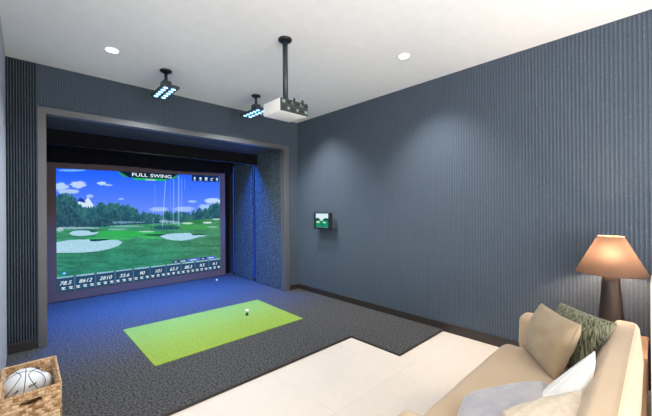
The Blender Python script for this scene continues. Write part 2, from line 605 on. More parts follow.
    strip(117, 229.3, 10, 1.0, (130, 176, 184), 0.8, rough=1.0)
    strip(147, 231.6, 9, 0.8, (170, 214, 200), 0.9, rough=0.8)
    strip(166, 227.8, 14, 2.2, (38, 84, 104), 0.9, rough=1.2)
    strip(164, 221.5, 7, 1.6, (176, 204, 226), 0.7, rough=1.8)
    strip(175, 222.5, 5, 1.6, (166, 196, 220), 0.6, rough=1.8)
    strip(187.5, 223.3, 6, 0.9, (186, 222, 202), 0.95)
    strip(207.5, 222.6, 5, 1.1, (196, 226, 214), 0.95)
    strip(212.5, 227.0, 5.5, 0.7, (150, 200, 170), 0.9)
    strip(216, 219.2, 4.5, 0.7, (190, 214, 224), 0.9)
    strip(162, 235.0, 20, 1.1, (30, 70, 60), 0.8)
    strip(198, 234.5, 6, 1.0, (40, 78, 66), 0.8)
    # bunkers
    dk = (24, 72, 84)
    strip(84, 232.6, 15, 3.6, dk, 0.7)
    b1 = inpoly(px, py, [(69, 233), (73, 231), (80, 230.3), (88, 230.6), (92, 232.4), (99, 231.8), (97, 233.8), (90, 235.2), (80, 236), (72, 235.2)])
    b2 = inpoly(px, py, [(50, 243.2), (60, 241.6), (68, 240.2), (80, 239.6), (89, 239.2), (91, 241.4), (98, 241.2), (108, 240.0), (117, 239.8), (122.5, 242), (119, 245.5), (110, 248.6), (98, 251.2), (84, 252.4), (50, 253)])
    b3 = inpoly(px, py, [(159.8, 236.2), (166, 234.3), (175, 233.2), (190, 233), (193, 235.6), (199, 235), (207.5, 235.6), (199, 237), (192, 239.0), (182, 240.6), (172, 240.2), (165, 238.6)])
    e2 = inpoly(px, py, [(88, 239.5), (94, 239.2), (110, 238.8), (106, 240.6), (98, 241.4), (90, 241.8)])
    col[e2] = (22, 66, 78)
    bn = vnoise(px * 0.6, py * 0.9, 41)[..., None] * 14
    for b in (b1, b2, b3):
        cc = np.array([160, 200, 220]) + bn
        col[b] = cc[b]
    # tracer streaks
    for (x0, x1, ya, yb, w, k) in ((165.6, 162.4, 179, 227, 0.35, 0.75), (173.6, 173.6, 177, 224, 0.5, 0.5), (178.6, 178.6, 176, 226, 0.7, 0.55), (181.5, 181.5, 178, 218, 0.4, 0.4),
                                  (155.0, 155.0, 184, 205, 0.4, 0.25), (184.5, 184.5, 178, 190, 0.3, 0.4), (170.0, 170.0, 180, 215, 0.3, 0.25), (153, 153, 217, 226, 0.4, 0.35)):
        xc = x0 + (x1 - x0) * (py - ya) / (yb - ya)
        a = np.exp(-((px - xc) / w) ** 2) * ((py > ya) & (py < yb)) * k
        col[:] = col * (1 - a[..., None]) + np.array([178, 214, 255]) * a[..., None]
    return col

def paint_hud(col, X, Z):
    # tile bar along the bottom
    bar = (Z < 0.372)
    nb = np.array([40, 66, 104])
    a = 0.86
    col[bar] = col[bar] * (1 - a) + nb * a
    k = (X - 0.353) / 0.275
    fr = k - np.floor(k)
    sep = bar & ((fr < 0.03) | (fr > 0.985))
    col[sep] = (84, 112, 150)
    head = (Z > 0.364) & (Z < 0.385) & (fr > 0.06) & (fr < 0.94)
    col[head] = (150, 190, 214)
    # purple chips above the tiles at the right
    chip = (Z > 0.40) & (Z < 0.446) & (X > 2.13) & (X < 2.98)
    col[chip] = (44, 62, 120)
    chip2 = (Z > 0.40) & (Z < 0.446) & (((X > 2.40) & (X < 2.66)) | ((X > 2.79) & (X < 2.98)))
    col[chip2] = (84, 104, 226)
    # logo plate (dark trapezoid with a green rule below)
    cx = 1.74
    d = np.abs(X - cx)
    top = 2.09 + (X - 0.409) / 2.685 * 0.06
    dz = top - Z
    col[(d < 0.50 - dz * 1.6) & (dz < 0.105)] = (16, 34, 60)
    col[(d < 0.56 - dz * 1.6) & (d > 0.50 - dz * 1.6) & (dz < 0.10) & (dz > 0.02)] = (40, 150, 96)
    col[(d < 0.30 - (dz - 0.10)) & (dz >= 0.105) & (dz < 0.142)] = (30, 176, 96)
    # icon plate, top right
    col[(X > 2.50) & (X < 3.075) & (dz < 0.125)] = (14, 44, 96)
    # little blue button, lower left
    d2 = ((X - 0.50) / 0.026) ** 2 + ((Z - 0.437) / 0.026) ** 2
    col[d2 < 1] = (40, 150, 230)
    col[d2 < 0.2] = (200, 230, 250)
    return col

def grid_picture(name, P, nx, ny, painter, mat, parent, origin):
    """P(u,v)->(X,Y,Z) world; mesh written relative to origin"""
    u, v = np.meshgrid(np.linspace(0, 1, nx + 1), np.linspace(0, 1, ny + 1))
    X, Y, Z = P(u, v)
    col = painter(X, Y, Z, u, v)
    co = np.stack([X - origin[0], Y - origin[1], Z - origin[2]], -1).reshape(-1, 3)
    idx = np.arange((nx + 1) * (ny + 1)).reshape(ny + 1, nx + 1)
    f = np.stack([idx[:-1, :-1], idx[:-1, 1:], idx[1:, 1:], idx[1:, :-1]], -1).reshape(-1, 4)
    me = bpy.data.meshes.new(name)
    me.vertices.add(len(co))
    me.vertices.foreach_set('co', co.ravel())
    me.loops.add(f.size)
    me.loops.foreach_set('vertex_index', f.ravel())
    me.polygons.add(len(f))
    me.polygons.foreach_set('loop_start', np.arange(0, f.size, 4))
    me.polygons.foreach_set('loop_total', np.full(len(f), 4))
    me.update(calc_edges=True)
    at = me.color_attributes.new('Col', 'FLOAT_COLOR', 'POINT')
    c = np.ones((len(co), 4))
    c[:, :3] = slin(np.clip(col, 0, 255)).reshape(-1, 3)
    at.data.foreach_set('color', c.astype(np.float32).ravel())
    return link(name, me, mat, parent)

SO = (1.70, YS, 0.0)
MX = -0.051      # menu layout offset
scr = thing('golf_simulator_screen', SO, 'large golf simulator screen showing a golf course with bunkers, in the alcove', 'projection screen')
def border_bm():
    bm = bmesh.new()
    x0, x1, z0, z1 = 0.19 - SO[0], 3.165 - SO[0], 0.008, 2.222
    add_box(bm, x0, 0.0, z0, x1, 0.03, z1, 0.004)
    return bm
from_bm('border', border_bm(), M['border'], scr)
ix0, ix1 = 0.358, 3.047
def Pscr(u, v):
    X = ix0 + (ix1 - ix0) * u
    zb = 0.152 + 0.005 * u
    zt = 2.110 + 0.044 * u
    return X, np.full_like(u, YS - 0.004), zb + (zt - zb) * v
def painter(X, Y, Z, u, v):
    px, py = px_of(X, YS, Z)
    c = paint_golf(px, py, X, Z, v)
    c = paint_hud(c, 0.409 + 2.685 * u, (0.144 + 0.010 * u) + v * (1.946 + 0.05 * u))
    return c
grid_picture('projected_picture', Pscr, 560, 410, painter, M['pic'], scr, SO)

def text(name, s, X, Z, size, mat, parent, origin, y, align='CENTER', sx=1.0, shear=0.0, bold=0.0, ext=0.0):
    cu = bpy.data.curves.new(name, 'FONT')
    cu.body = s
    cu.size = size
    cu.align_x = align
    cu.shear = shear
    cu.offset = bold
    cu.extrude = ext
    o = bpy.data.objects.new(name, cu)
    COL.objects.link(o)
    dg = bpy.context.evaluated_depsgraph_get()
    me = bpy.data.meshes.new_from_object(o.evaluated_get(dg))
    bpy.data.objects.remove(o)
    o = link(name, me, mat, parent)
    o.location = (X - origin[0], y, Z - origin[2])
    o.rotation_euler = (PI / 2, 0, 0)
    o.scale = (sx, 1, 1)
    return o
text('logo_word', 'FULL', 1.70 + MX, 2.052, 0.085, M['txt'], scr, SO, -0.009, align='RIGHT', sx=1.42, bold=0.0015)
text('logo_word', 'SWING', 1.74 + MX, 2.052, 0.085, M['txt'], scr, SO, -0.009, align='LEFT', sx=1.36, bold=0.0015)
VALS = ['78.5', '8612', '2810', '33.6', '90', '101', '63.3', '88.3', '9.5', '4.1']
for k, s in enumerate(VALS):
    x = MX + 0.353 + 0.275 * (k + 0.5) + (0.02 if k == 0 else 0)
    text('readout_number', s, x, 0.264, 0.082, M['txt'], scr, SO, -0.009, sx=1.05, shear=0.3, bold=0.001)
def chip(name, x0, z0, x1, z1, rot=0.0, cx=None, cz=None):
    bm = bmesh.new()
    vs = add_box(bm, x0 - SO[0], -0.0085, z0, x1 - SO[0], -0.0065, z1)
    return from_bm(name, bm, M['txt'], scr)
for k in range(10):
    for j in range(3):
        x = MX + 0.353 + 0.275 * k + 0.275 * (j + 0.5) / 3
        if x < ix0 + 0.03 or x > ix1 - 0.02:
            continue
        bm = bmesh.new()
        x -= SO[0]
        for (a, b, z0, z1) in ((-0.026, 0.022, 0.212, 0.226), (-0.020, 0.024, 0.188, 0.198)):
            add_box(bm, x + a, -0.0085, z0, x + b, -0.0065, z1)
        add_box(bm, x - 0.004, -0.0085, 0.198, x + 0.004, -0.0070, 0.212)
        from_bm('readout_caption', bm, M['txt'], scr)
def bar(bm, x, z, L, w, ang):
    vs = add_box(bm, -L, -0.0085, -w, L, -0.0065, w)
    bmesh.ops.rotate(bm, verts=vs, cent=(0, 0, 0), matrix=Matrix.Rotation(math.radians(ang), 3, 'Y'))
    bmesh.ops.translate(bm, verts=vs, vec=(x, 0, z))
for k in range(5):       # menu icons at the top right
    bm = bmesh.new()
    x = MX + 2.56 + 0.118 * k - SO[0]
    z = 2.082 + 0.003 * k
    if k == 0:
        bar(bm, x, z, 0.022, 0.010, 90)
        bar(bm, x, z, 0.018, 0.010, 0)
    elif k == 1:
        n = 16
        a = [bm.verts.new((x + 0.024 * math.cos(2 * PI * q / n), -0.0085, z + 0.024 * math.sin(2 * PI * q / n))) for q in range(n)]
        bm.faces.new(a)
    elif k == 2:
        bar(bm, x - 0.014, z, 0.026, 0.011, 90)
        bar(bm, x + 0.014, z, 0.026, 0.011, 90)
        bar(bm, x, z, 0.010, 0.004, 0)
    elif k == 3:
        bar(bm, x - 0.016, z - 0.006, 0.016, 0.006, 45)
        bar(bm, x + 0.012, z + 0.002, 0.028, 0.006, -40)
    else:
        bar(bm, x, z, 0.026, 0.007, 45)
        bar(bm, x, z, 0.026, 0.007, -45)
    from_bm('menu_icon', bm, M['txt'], scr)
    chip('menu_caption', x + SO[0] - 0.024, z - 0.044, x + SO[0] + 0.024, z - 0.035)
for (a, b) in ((2.16, 2.20), (2.27, 2.37), (2.46, 2.58), (2.70, 2.74), (2.83, 2.94)):
    chip('status_caption', a + MX, 0.417, b + MX, 0.432)
chip('logo_caption', 1.66 + MX, 1.992, 1.83 + MX, 2.004)

# ------------------------------------------------------------------ hitting mat and balls
mat = thing('hitting_mat', (1.75, 3.82, 0.0), 'rectangular green turf hitting mat on the dark carpet', 'mat')
def mat_bm():
    bm = bmesh.new()
    cs = [(0.860, 3.200), (2.63, 3.212), (2.665, 4.385), (0.846, 4.44)]
    a = [bm.verts.new((x - 1.75, y - 3.82, 0.007)) for x, y in cs]
    b = [bm.verts.new((x - 1.75, y - 3.82, 0.0005)) for x, y in cs]
    bm.faces.new(a)
    bm.faces.new(b[::-1])
    for i in range(4):
        bm.faces.new((a[i], b[i], b[(i + 1) % 4], a[(i + 1) % 4]))
    return bm
from_bm('turf', mat_bm(), M['turf'], mat)

def dimpled(r):
    bm = bmesh.new()
    bmesh.ops.create_icosphere(bm, subdivisions=4, radius=r)
    for i, v_ in enumerate(bm.verts):
        v_.co *= 1 - 0.012 * (i % 3 == 0)
    return bm
tee = thing('golf_tee', (2.177, 3.854, 0.0071), 'small black rubber tee on the green mat', 'tee')
lathe('base', [(0.024, 0.0), (0.024, 0.006), (0.012, 0.010)], M['black'], tee, n=24)
lathe('cup', [(0.010, 0.010), (0.0085, 0.030), (0.013, 0.036)], M['black'], tee, n=24)
gb = from_bm('golf_ball', dimpled(0.0235), M['ball'], None, True)
gb.location = (2.177, 3.854, 0.0071 + 0.036 + 0.0215)
tag(gb, 'white golf ball on a black tee on the green mat', 'golf ball', 'golf balls')
gb2 = from_bm('golf_ball', dimpled(0.0225), M['ball'], None, True)
gb2.location = (2.787, 6.12, 0.0225)
tag(gb2, 'white golf ball on the carpet at the foot of the golf screen', 'golf ball', 'golf balls')

# ------------------------------------------------------------------ ceiling fixtures
def downlight(x, y, lab):
    t = thing('downlight', (x, y, H), lab, 'ceiling light', 'recessed ceiling downlights')
    bm = bmesh.new()
    add_lathe(bm, [(0.052, -0.001), (0.064, -0.001), (0.066, -0.004), (0.060, -0.007), (0.052, -0.005), (0.052, -0.001)], n=40, cap=False)
    from_bm('rim', bm, M['white'], t, True)
    lathe('lens', [(0.052, -0.0035), (0.050, -0.0045)], M['down'], t, n=40, smooth=False)
    wash = x > 2
    spot_light('downlight_or_fill_beam', (x, y, H - 0.02), DL_W * (3.8 if wash else 1), (1.0, 0.97, 0.94), 84, 1.0, 0.05, (0, math.radians(-24) if wash else 0, 0))
DL_W = 42
downlight(0.621, 3.648, 'round recessed downlight left of the ceiling floodlights')
downlight(2.819, 1.783, 'round recessed downlight on the right half of the ceiling')
downlight(2.819, 3.648, 'round recessed downlight above the projector, near the right wall corner')
spot_light('downlight_or_fill_beam', (0.64, 1.72, H - 0.02), DL_W, (1.0, 0.93, 0.84), 104, 1.0, 0.05)

def flood(x, y, lab):
    """swivelling LED floodlight on a short stem; origin at the ceiling plate"""
    t = thing('ceiling_floodlight', (x, y, H), lab, 'floodlight', 'black LED floodlights on the ceiling')
    lathe('ceiling_plate', [(0.062, 0.0), (0.062, -0.010), (0.054, -0.018), (0.022, -0.020)], M['black'], t, n=32)
    lathe('stem', [(0.017, -0.018), (0.017, -0.135)], M['black'], t, n=20)
    bm = bmesh.new()
    add_box(bm, -0.045, -0.050, -0.190, 0.045, 0.060, -0.125, 0.008)
    hs = from_bm('driver_housing', bm, M['darkgrey'], t)
    p = box('lamp_panel', (-0.085, -0.24, -0.012, 0.085, 0.24, 0.012), M['darkgrey'], t, bevel=0.004)
    p.location = (0.0, 0.055, -0.222)
    p.rotation_euler = (math.radians(0), 0, 0)
    bm = bmesh.new()
    for i in range(9):
        add_box(bm, -0.068, -0.20 + i * 0.05 - 0.003, 0.012, 0.068, -0.20 + i * 0.05 + 0.003, 0.026)
    from_bm('cooling_fins', bm, M['black'], p)
    for i in range(5):
        for j in range(2):
            lathe('led_lens', [(0.024, -0.0125), (0.022, -0.018), (0.012, -0.021)], M['led'], p, cx=-0.040 + 0.080 * j, cy=-0.17 + i * 0.085, n=16)
    area_light('floodlight_beam', (x, y + 0.05, H - 0.245), (0, 0, 0), 0.12, 0.40, FL_W, (0.84, 0.93, 1.0), 150)
FL_W = 30
flood(1.15, 3.785, 'black LED floodlight on the ceiling, left of the pair')
flood(2.305, 3.795, 'black LED floodlight on the ceiling beside the projector')

pr = thing('projector', (1.651, 2.255, H), 'white ceiling projector hanging from a long dark pole', 'projector')
# pole and mount
lathe('ceiling_plate', [(0.062, 0.0), (0.062, -0.012), (0.05, -0.022), (0.028, -0.024)], M['black'], pr, n=32, cx=0.086, cy=0.095)
lathe('pole', [(0.024, -0.02), (0.024, -0.605)], M['darkgrey'], pr, n=24, cx=0.086, cy=0.095)
bm = bmesh.new()
add_box(bm, -0.02, 0.0, -0.620, 0.14, 0.13, -0.605, 0.003)
for (x, y) in ((-0.10, -0.06), (0.11, -0.06), (-0.05, 0.10), (0.11, 0.10)):
    add_tube(bm, [(0.06, 0.06, -0.612), (x * 0.7 + 0.02, y * 0.7 + 0.02, -0.617), (x, y, -0.634), (x, y, -0.650)], 0.009, 8)
from_bm('mount_bracket', bm, M['black'], pr, True)
X0, X1, Y0, Y1 = 1.505 - 1.651, 1.797 - 1.651, 2.105 - 2.255, 2.362 - 2.255
bm = bmesh.new()
add_box(bm, X0, Y0 + 0.006, -0.754, X1, Y1, -0.646, 0.010, 3)
hb = from_bm('housing', bm, M['white'], pr, True)
bm = bmesh.new()
add_box(bm, X0 + 0.002, Y0 - 0.003, -0.752, X1 - 0.002, Y0 + 0.010, -0.648, 0.003)
bp = from_bm('port_panel', bm, M['greydark'], pr)
rr = random.Random(3)
for i in range(6):
    for j in range(2):
        bm = bmesh.new()
        x = X0 + 0.03 + i * 0.047
        z = -0.674 - j * 0.050
        if rr.random() < 0.5:
            add_box(bm, x - 0.014, Y0 - 0.007, z - 0.012, x + 0.014, Y0 - 0.002, z + 0.012, 0.002)
        else:
            n = 12
            a = [bm.verts.new((x + 0.011 * math.cos(2 * PI * k / n), Y0 - 0.008, z + 0.011 * math.sin(2 * PI * k / n))) for k in range(n)]
            b = [bm.verts.new((x + 0.013 * math.cos(2 * PI * k / n), Y0 - 0.002, z + 0.013 * math.sin(2 * PI * k / n))) for k in range(n)]
            bm.faces.new(a)
            for k in range(n):
                bm.faces.new((a[k], a[(k + 1) % n], b[(k + 1) % n], b[k]))
        from_bm('port', bm, (M['port'], M['black'])[(i + j) % 2], bp)
for k_, (x0_, x1_) in enumerate(((-0.02, 0.03), (0.07, 0.12))):
    tube('cable', [(x0_, Y0 - 0.006, -0.680), (x0_, Y0 - 0.03, -0.665), (x0_ + 0.01, Y0 - 0.012, -0.632), ((x0_ + x1_) / 2, Y0 + 0.02, -0.622), (x1_, Y0 + 0.05, -0.645)], 0.005, M['black'], pr)
lb = lathe('lens_barrel', [(0.035, 0.0), (0.037, 0.03), (0.030, 0.035), (0.026, 0.03)], M['black'], pr, n=28)
lb.rotation_euler = (-PI / 2, 0, 0)
lb.location = (0.06, Y1 - 0.005, -0.700)
# projector beam spill (the projector's own light)
# ------------------------------------------------------------------ wall touch screen
TY0, TY1, TZ0, TZ1 = 3.520, 3.922, 1.112, 1.377
TX = 3.455
tb = thing('wall_monitor', (XR - 0.007, 3.72, 1.245), 'small black wall monitor showing a golf course, on the right wall', 'monitor')
ox, oy, oz = tb.location
box('casing', (TX - ox, TY0 - oy, TZ0 - oz, TX + 0.035 - ox, TY1 - oy, TZ1 - oz), M['black'], tb, bevel=0.006)
box('wall_bracket', (-0.012, -0.07, -0.07, 0.0, 0.07, 0.07), M['black'], tb, bevel=0.003)
tube('bracket_arm', [(-0.006, -0.03, 0.0), (-0.06, 0.02, 0.0), (-0.108, 0.0, 0.0)], 0.014, M['darkgrey'], tb, 10)
def Pt(u, v):
    Y = TY1 - 0.055 - (TY1 - TY0 - 0.11) * u
    return np.full_like(u, TX - 0.002), Y, TZ0 + 0.02 + (TZ1 - TZ0 - 0.034) * v
def paint_t(X, Y, Z, u, v):
    c = np.zeros(u.shape + (3,))
    t = v[..., None]
    c[:] = np.array([206, 232, 240]) * t + np.array([235, 245, 240]) * (1 - t)
    n = vnoise(u * 14, v * 6, 4)
    hill = v < 0.66 + 0.07 * np.sin(u * 9 + 0.4) - 0.05 * n
    c[hill] = (22, 74, 70)
    n3 = vnoise(u * 9, v * 14, 8)
    m = v < 0.52
    cc = np.array([30, 150, 110]) * (1 - n3[..., None] * 0.4) + np.array([20, 60, 50]) * n3[..., None] * 0.4
    c[m] = cc[m]
    for (a, b, r1, r2) in ((0.18, 0.40, 0.14, 0.06), (0.7, 0.38, 0.11, 0.05), (0.45, 0.53, 0.16, 0.03)):
        c[((u - a) / r1) ** 2 + ((v - b) / r2) ** 2 < 1] = (206, 232, 222)
    c[v < 0.10] = (24, 60, 70)
    c[(v < 0.075) & (v > 0.03) & ((u * 9) % 1 < 0.6)] = (150, 210, 220)
    return c
grid_picture('display', Pt, 60, 40, paint_t, M['pic'], tb, tuple(tb.location))

# ------------------------------------------------------------------ table lamp, side table, cabinet
LX, LY, TT = 3.30, 0.255, 0.41
st = thing('side_table', (LX, LY + 0.02, TILE), 'pale wooden side table under the lamp in the corner behind the sofa', 'side table')
box('table_top', (-0.26, -0.22, TT - TILE - 0.03, 0.26, 0.24, TT - TILE), M['wood'], st, bevel=0.004)
for sx in (-1, 1):
    for sy in (-1, 1):
        box('leg', (sx * 0.235 - 0.02, 0.01 + sy * 0.205 - 0.02, 0, sx * 0.235 + 0.02, 0.01 + sy * 0.205 + 0.02, TT - TILE - 0.03), M['wood'], st, bevel=0.003)
box('shelf', (-0.215, -0.185, 0.15, 0.215, 0.205, 0.17), M['wood'], st, bevel=0.002)
lp = thing('table_lamp', (LX, LY, TT), 'table lamp with wide brown tapered shade and dark conical base', 'lamp')
def lamp_base_mat():
    m = NT('dark_ceramic_lamp')
    m.b.inputs['Base Color'].default_value = rgb(62, 56, 54)
    m.b.inputs['Roughness'].default_value = 0.28
    m.b.inputs['Metallic'].default_value = 0.35
    nz = m.n('ShaderNodeTexNoise', Scale=40.0)
    m.l(m.coords((1, 1, 0.1)), nz.inputs['Vector'])
    m.bump(nz.outputs['Fac'], 0.08, 0.002)
    return m.m
lathe('lamp_base', [(0.094, 0.0), (0.096, 0.012), (0.090, 0.02), (0.078, 0.14), (0.066, 0.30), (0.056, 0.44), (0.050, 0.505), (0.020, 0.512)], lamp_base_mat(), lp, n=48)
lathe('socket', [(0.014, 0.51), (0.014, 0.58), (0.02, 0.582), (0.02, 0.61)], M['black'], lp, n=20)
def bulb_mat():
    return mat_emit('warm_bulb', (1.0, 0.72, 0.50, 1), 700.0)
lathe('bulb', [(0.012, 0.61), (0.026, 0.63), (0.034, 0.655), (0.029, 0.682), (0.012, 0.70)], bulb_mat(), lp, n=20)
def shade_mat():
    m = NT('brown_translucent_shade')
    m.t.nodes.remove(m.b)
    df = m.n('ShaderNodeBsdfDiffuse')
    df.inputs['Color'].default_value = rgb(88, 70, 60)
    tr = m.n('ShaderNodeBsdfTranslucent')
    tr.inputs['Color'].default_value = rgb(196, 160, 136)
    nz = m.n('ShaderNodeTexNoise', Scale=300.0)
    m.l(m.coords((1, 1, 0.05)), nz.inputs['Vector'])
    rf = m.n('ShaderNodeBsdfRefraction')
    rf.inputs['Color'].default_value = rgb(214, 184, 158)
    rf.inputs['Roughness'].default_value = 1.0
    rf.inputs['IOR'].default_value = 1.6
    m2 = m.n('ShaderNodeMixShader')
    m2.inputs[0].default_value = 0.13
    m.l(tr.outputs[0], m2.inputs[1])
    m.l(rf.outputs[0], m2.inputs[2])
    mx = m.n('ShaderNodeMixShader')
    mx.inputs[0].default_value = 0.032
    m.l(df.outputs[0], mx.inputs[1])
    m.l(m2.outputs[0], mx.inputs[2])
    m.l(mx.outputs[0], m.out.inputs['Surface'])
    return m.m
bm = bmesh.new()
add_lathe(bm, [(0.080, 0.800), (0.216, 0.518)], n=96, cap=False)
sh = from_bm('lamp_shade', bm, shade_mat(), lp, True)
for (r_, z_) in ((0.080, 0.800), (0.216, 0.518)):
    tube('shade_rim', [(r_ * math.cos(a), r_ * math.sin(a), z_) for a in np.linspace(0, 2 * PI, 64, endpoint=False)], 0.0025, mat_plain('shade_binding', rgb(190, 150, 116), 0.7) if z_ > 0.6 else mat_plain('shade_binding_dark', rgb(70, 52, 42), 0.7), sh, 6, True)
bm = bmesh.new()
for a in (0, 2 * PI / 3, 4 * PI / 3):
    add_tube(bm, [(0.012 * math.cos(a), 0.012 * math.sin(a), 0.792), (0.0795 * math.cos(a), 0.0795 * math.sin(a), 0.799)], 0.002, 6)
add_tube(bm, [(0.0, 0.0, 0.70), (0, 0, 0.794)], 0.003, 6)
from_bm('shade_holder', bm, M['black'], lp)
cb = thing('white_cabinet', (2.92, -0.33, TILE), 'white painted cabinet standing behind the sofa at the right picture edge', 'cabinet')
box('body', (0.0, -0.32, 0.05, 0.36, 0.366, 0.965), M['cabinet'], cb, bevel=0.004)
box('plinth', (0.02, -0.30, 0.0, 0.34, 0.30, 0.05), M['cabinet'], cb)
for s in (-1, 1):
    dr = box('door', (-0.016, -0.155 + s * 0.158, 0.06, -0.001, 0.155 + s * 0.158, 0.95), M['cabinet'], cb, bevel=0.002)
    tube('handle', [(-0.03, s * 0.03, 0.55), (-0.03, s * 0.03, 0.70)], 0.005, M['port'], dr)

# ------------------------------------------------------------------ sofa
SF = (1.98, 0.40, TILE)
sofa = thing('sofa', SF, 'beige upholstered sofa seen from its end at the lower right', 'sofa')
def S(x, y, z):
    return (x - SF[0], y - SF[1], z - SF[2])
def prism_x(prof, x0, x1, bevel=0.0, seg=4, nseg=1):
    bm = bmesh.new()
    rings = []
    for k in range(nseg + 1):
        x = x0 + (x1 - x0) * k / nseg
        rings.append([bm.verts.new(S(x, y, z)) for y, z in prof])
    n = len(prof)
    for a, b in zip(rings[:-1], rings[1:]):
        for i in range(n):
            bm.faces.new((a[i], a[(i + 1) % n], b[(i + 1) % n], b[i]))
    bm.faces.new(rings[0][::-1])
    bm.faces.new(rings[-1])
    bmesh.ops.recalc_face_normals(bm, faces=bm.faces)
    if bevel:
        es = [e for e in bm.edges if e.calc_face_angle(0) > 0.35]
        bmesh.ops.bevel(bm, geom=es, offset=bevel, segments=seg, profile=0.5, affect='EDGES', clamp_overlap=True)
    return bm
# base
from_bm('base_frame', prism_x([(0.10, 0.12), (0.77, 0.12), (0.79, 0.26), (0.10, 0.26)], 1.01, 2.85, 0.02), M['sofa'], sofa, True)
# backrest
bk = [(0.33, 0.26), (0.30, 0.42), (0.222, 0.64), (0.190, 0.690), (0.108, 0.690), (0.085, 0.665), (0.068, 0.45), (0.08, 0.14), (0.22, 0.14)]
bo = from_bm('backrest', prism_x(bk, 1.00, 2.865, 0.032, 5), M['sofa'], sofa, True)
tube('piping', [S(x, 0.104, 0.6915) for x in (1.06, 1.5, 2.1, 2.81)], 0.003, M['sofa'], bo, 6)
# seat cushion
def seat_bm():
    bm = bmesh.new()
    nx, ny = 48, 24
    x0, x1, y0, y1 = 1.15, 2.70, 0.30, 0.838
    def ztop(u, v_):
        e = 1 - min(1, min(u, 1 - u) * 14) if min(u, 1 - u) < 1 / 14 else 0
        f = 1 - min(1, (1 - v_) * 8) if (1 - v_) < 1 / 8 else 0
        return 0.412 + 0.016 * math.sin(PI * u) ** 0.5 - 0.030 * e ** 2 - 0.05 * f ** 2.5 + 0.0025 * math.sin(u * 23 + v_ * 9) * (0.5 + 0.5 * math.sin(v_ * 13 + u * 5))
    top = [[bm.verts.new(S(x0 + (x1 - x0) * i / nx, y0 + (y1 - y0) * j / ny, ztop(i / nx, j / ny))) for i in range(nx + 1)] for j in range(ny + 1)]
    bot = [[bm.verts.new(S(x0 + (x1 - x0) * i / nx, y0 + (y1 - y0) * j / ny - (0.02 if j == ny else 0), 0.262)) for i in range(nx + 1)] for j in range(ny + 1)]
    for j in range(ny):
        for i in range(nx):
            bm.faces.new((top[j][i], top[j][i + 1], top[j + 1][i + 1], top[j + 1][i]))
            bm.faces.new((bot[j][i], bot[j + 1][i], bot[j + 1][i + 1], bot[j][i + 1]))
    for i in range(nx):
        bm.faces.new((top[0][i], bot[0][i], bot[0][i + 1], top[0][i + 1]))
        bm.faces.new((top[ny][i], top[ny][i + 1], bot[ny][i + 1], bot[ny][i]))
    for j in range(ny):
        bm.faces.new((top[j][0], top[j + 1][0], bot[j + 1][0], bot[j][0]))
        bm.faces.new((top[j][nx], bot[j][nx], bot[j + 1][nx], top[j + 1][nx]))
    return bm
so = from_bm('seat_cushion', seat_bm(), M['sofa'], sofa, True)
# arms
for (a, b) in ((2.70, 2.85), (1.0, 1.15)):
    from_bm('arm', prism_x([(0.20, 0.20), (0.72, 0.20), (0.742, 0.42), (0.735, 0.628), (0.20, 0.655)], a, b, 0.045, 5), M['sofa'], sofa, True)
for x in (1.09, 2.77):
    for y in (0.14, 0.68):
        bm = bmesh.new()
        add_lathe(bm, [(0.018, 0.0), (0.026, 0.145)], x - SF[0], y - SF[1], 20)
        from_bm('leg', bm, M['base'], sofa, True)

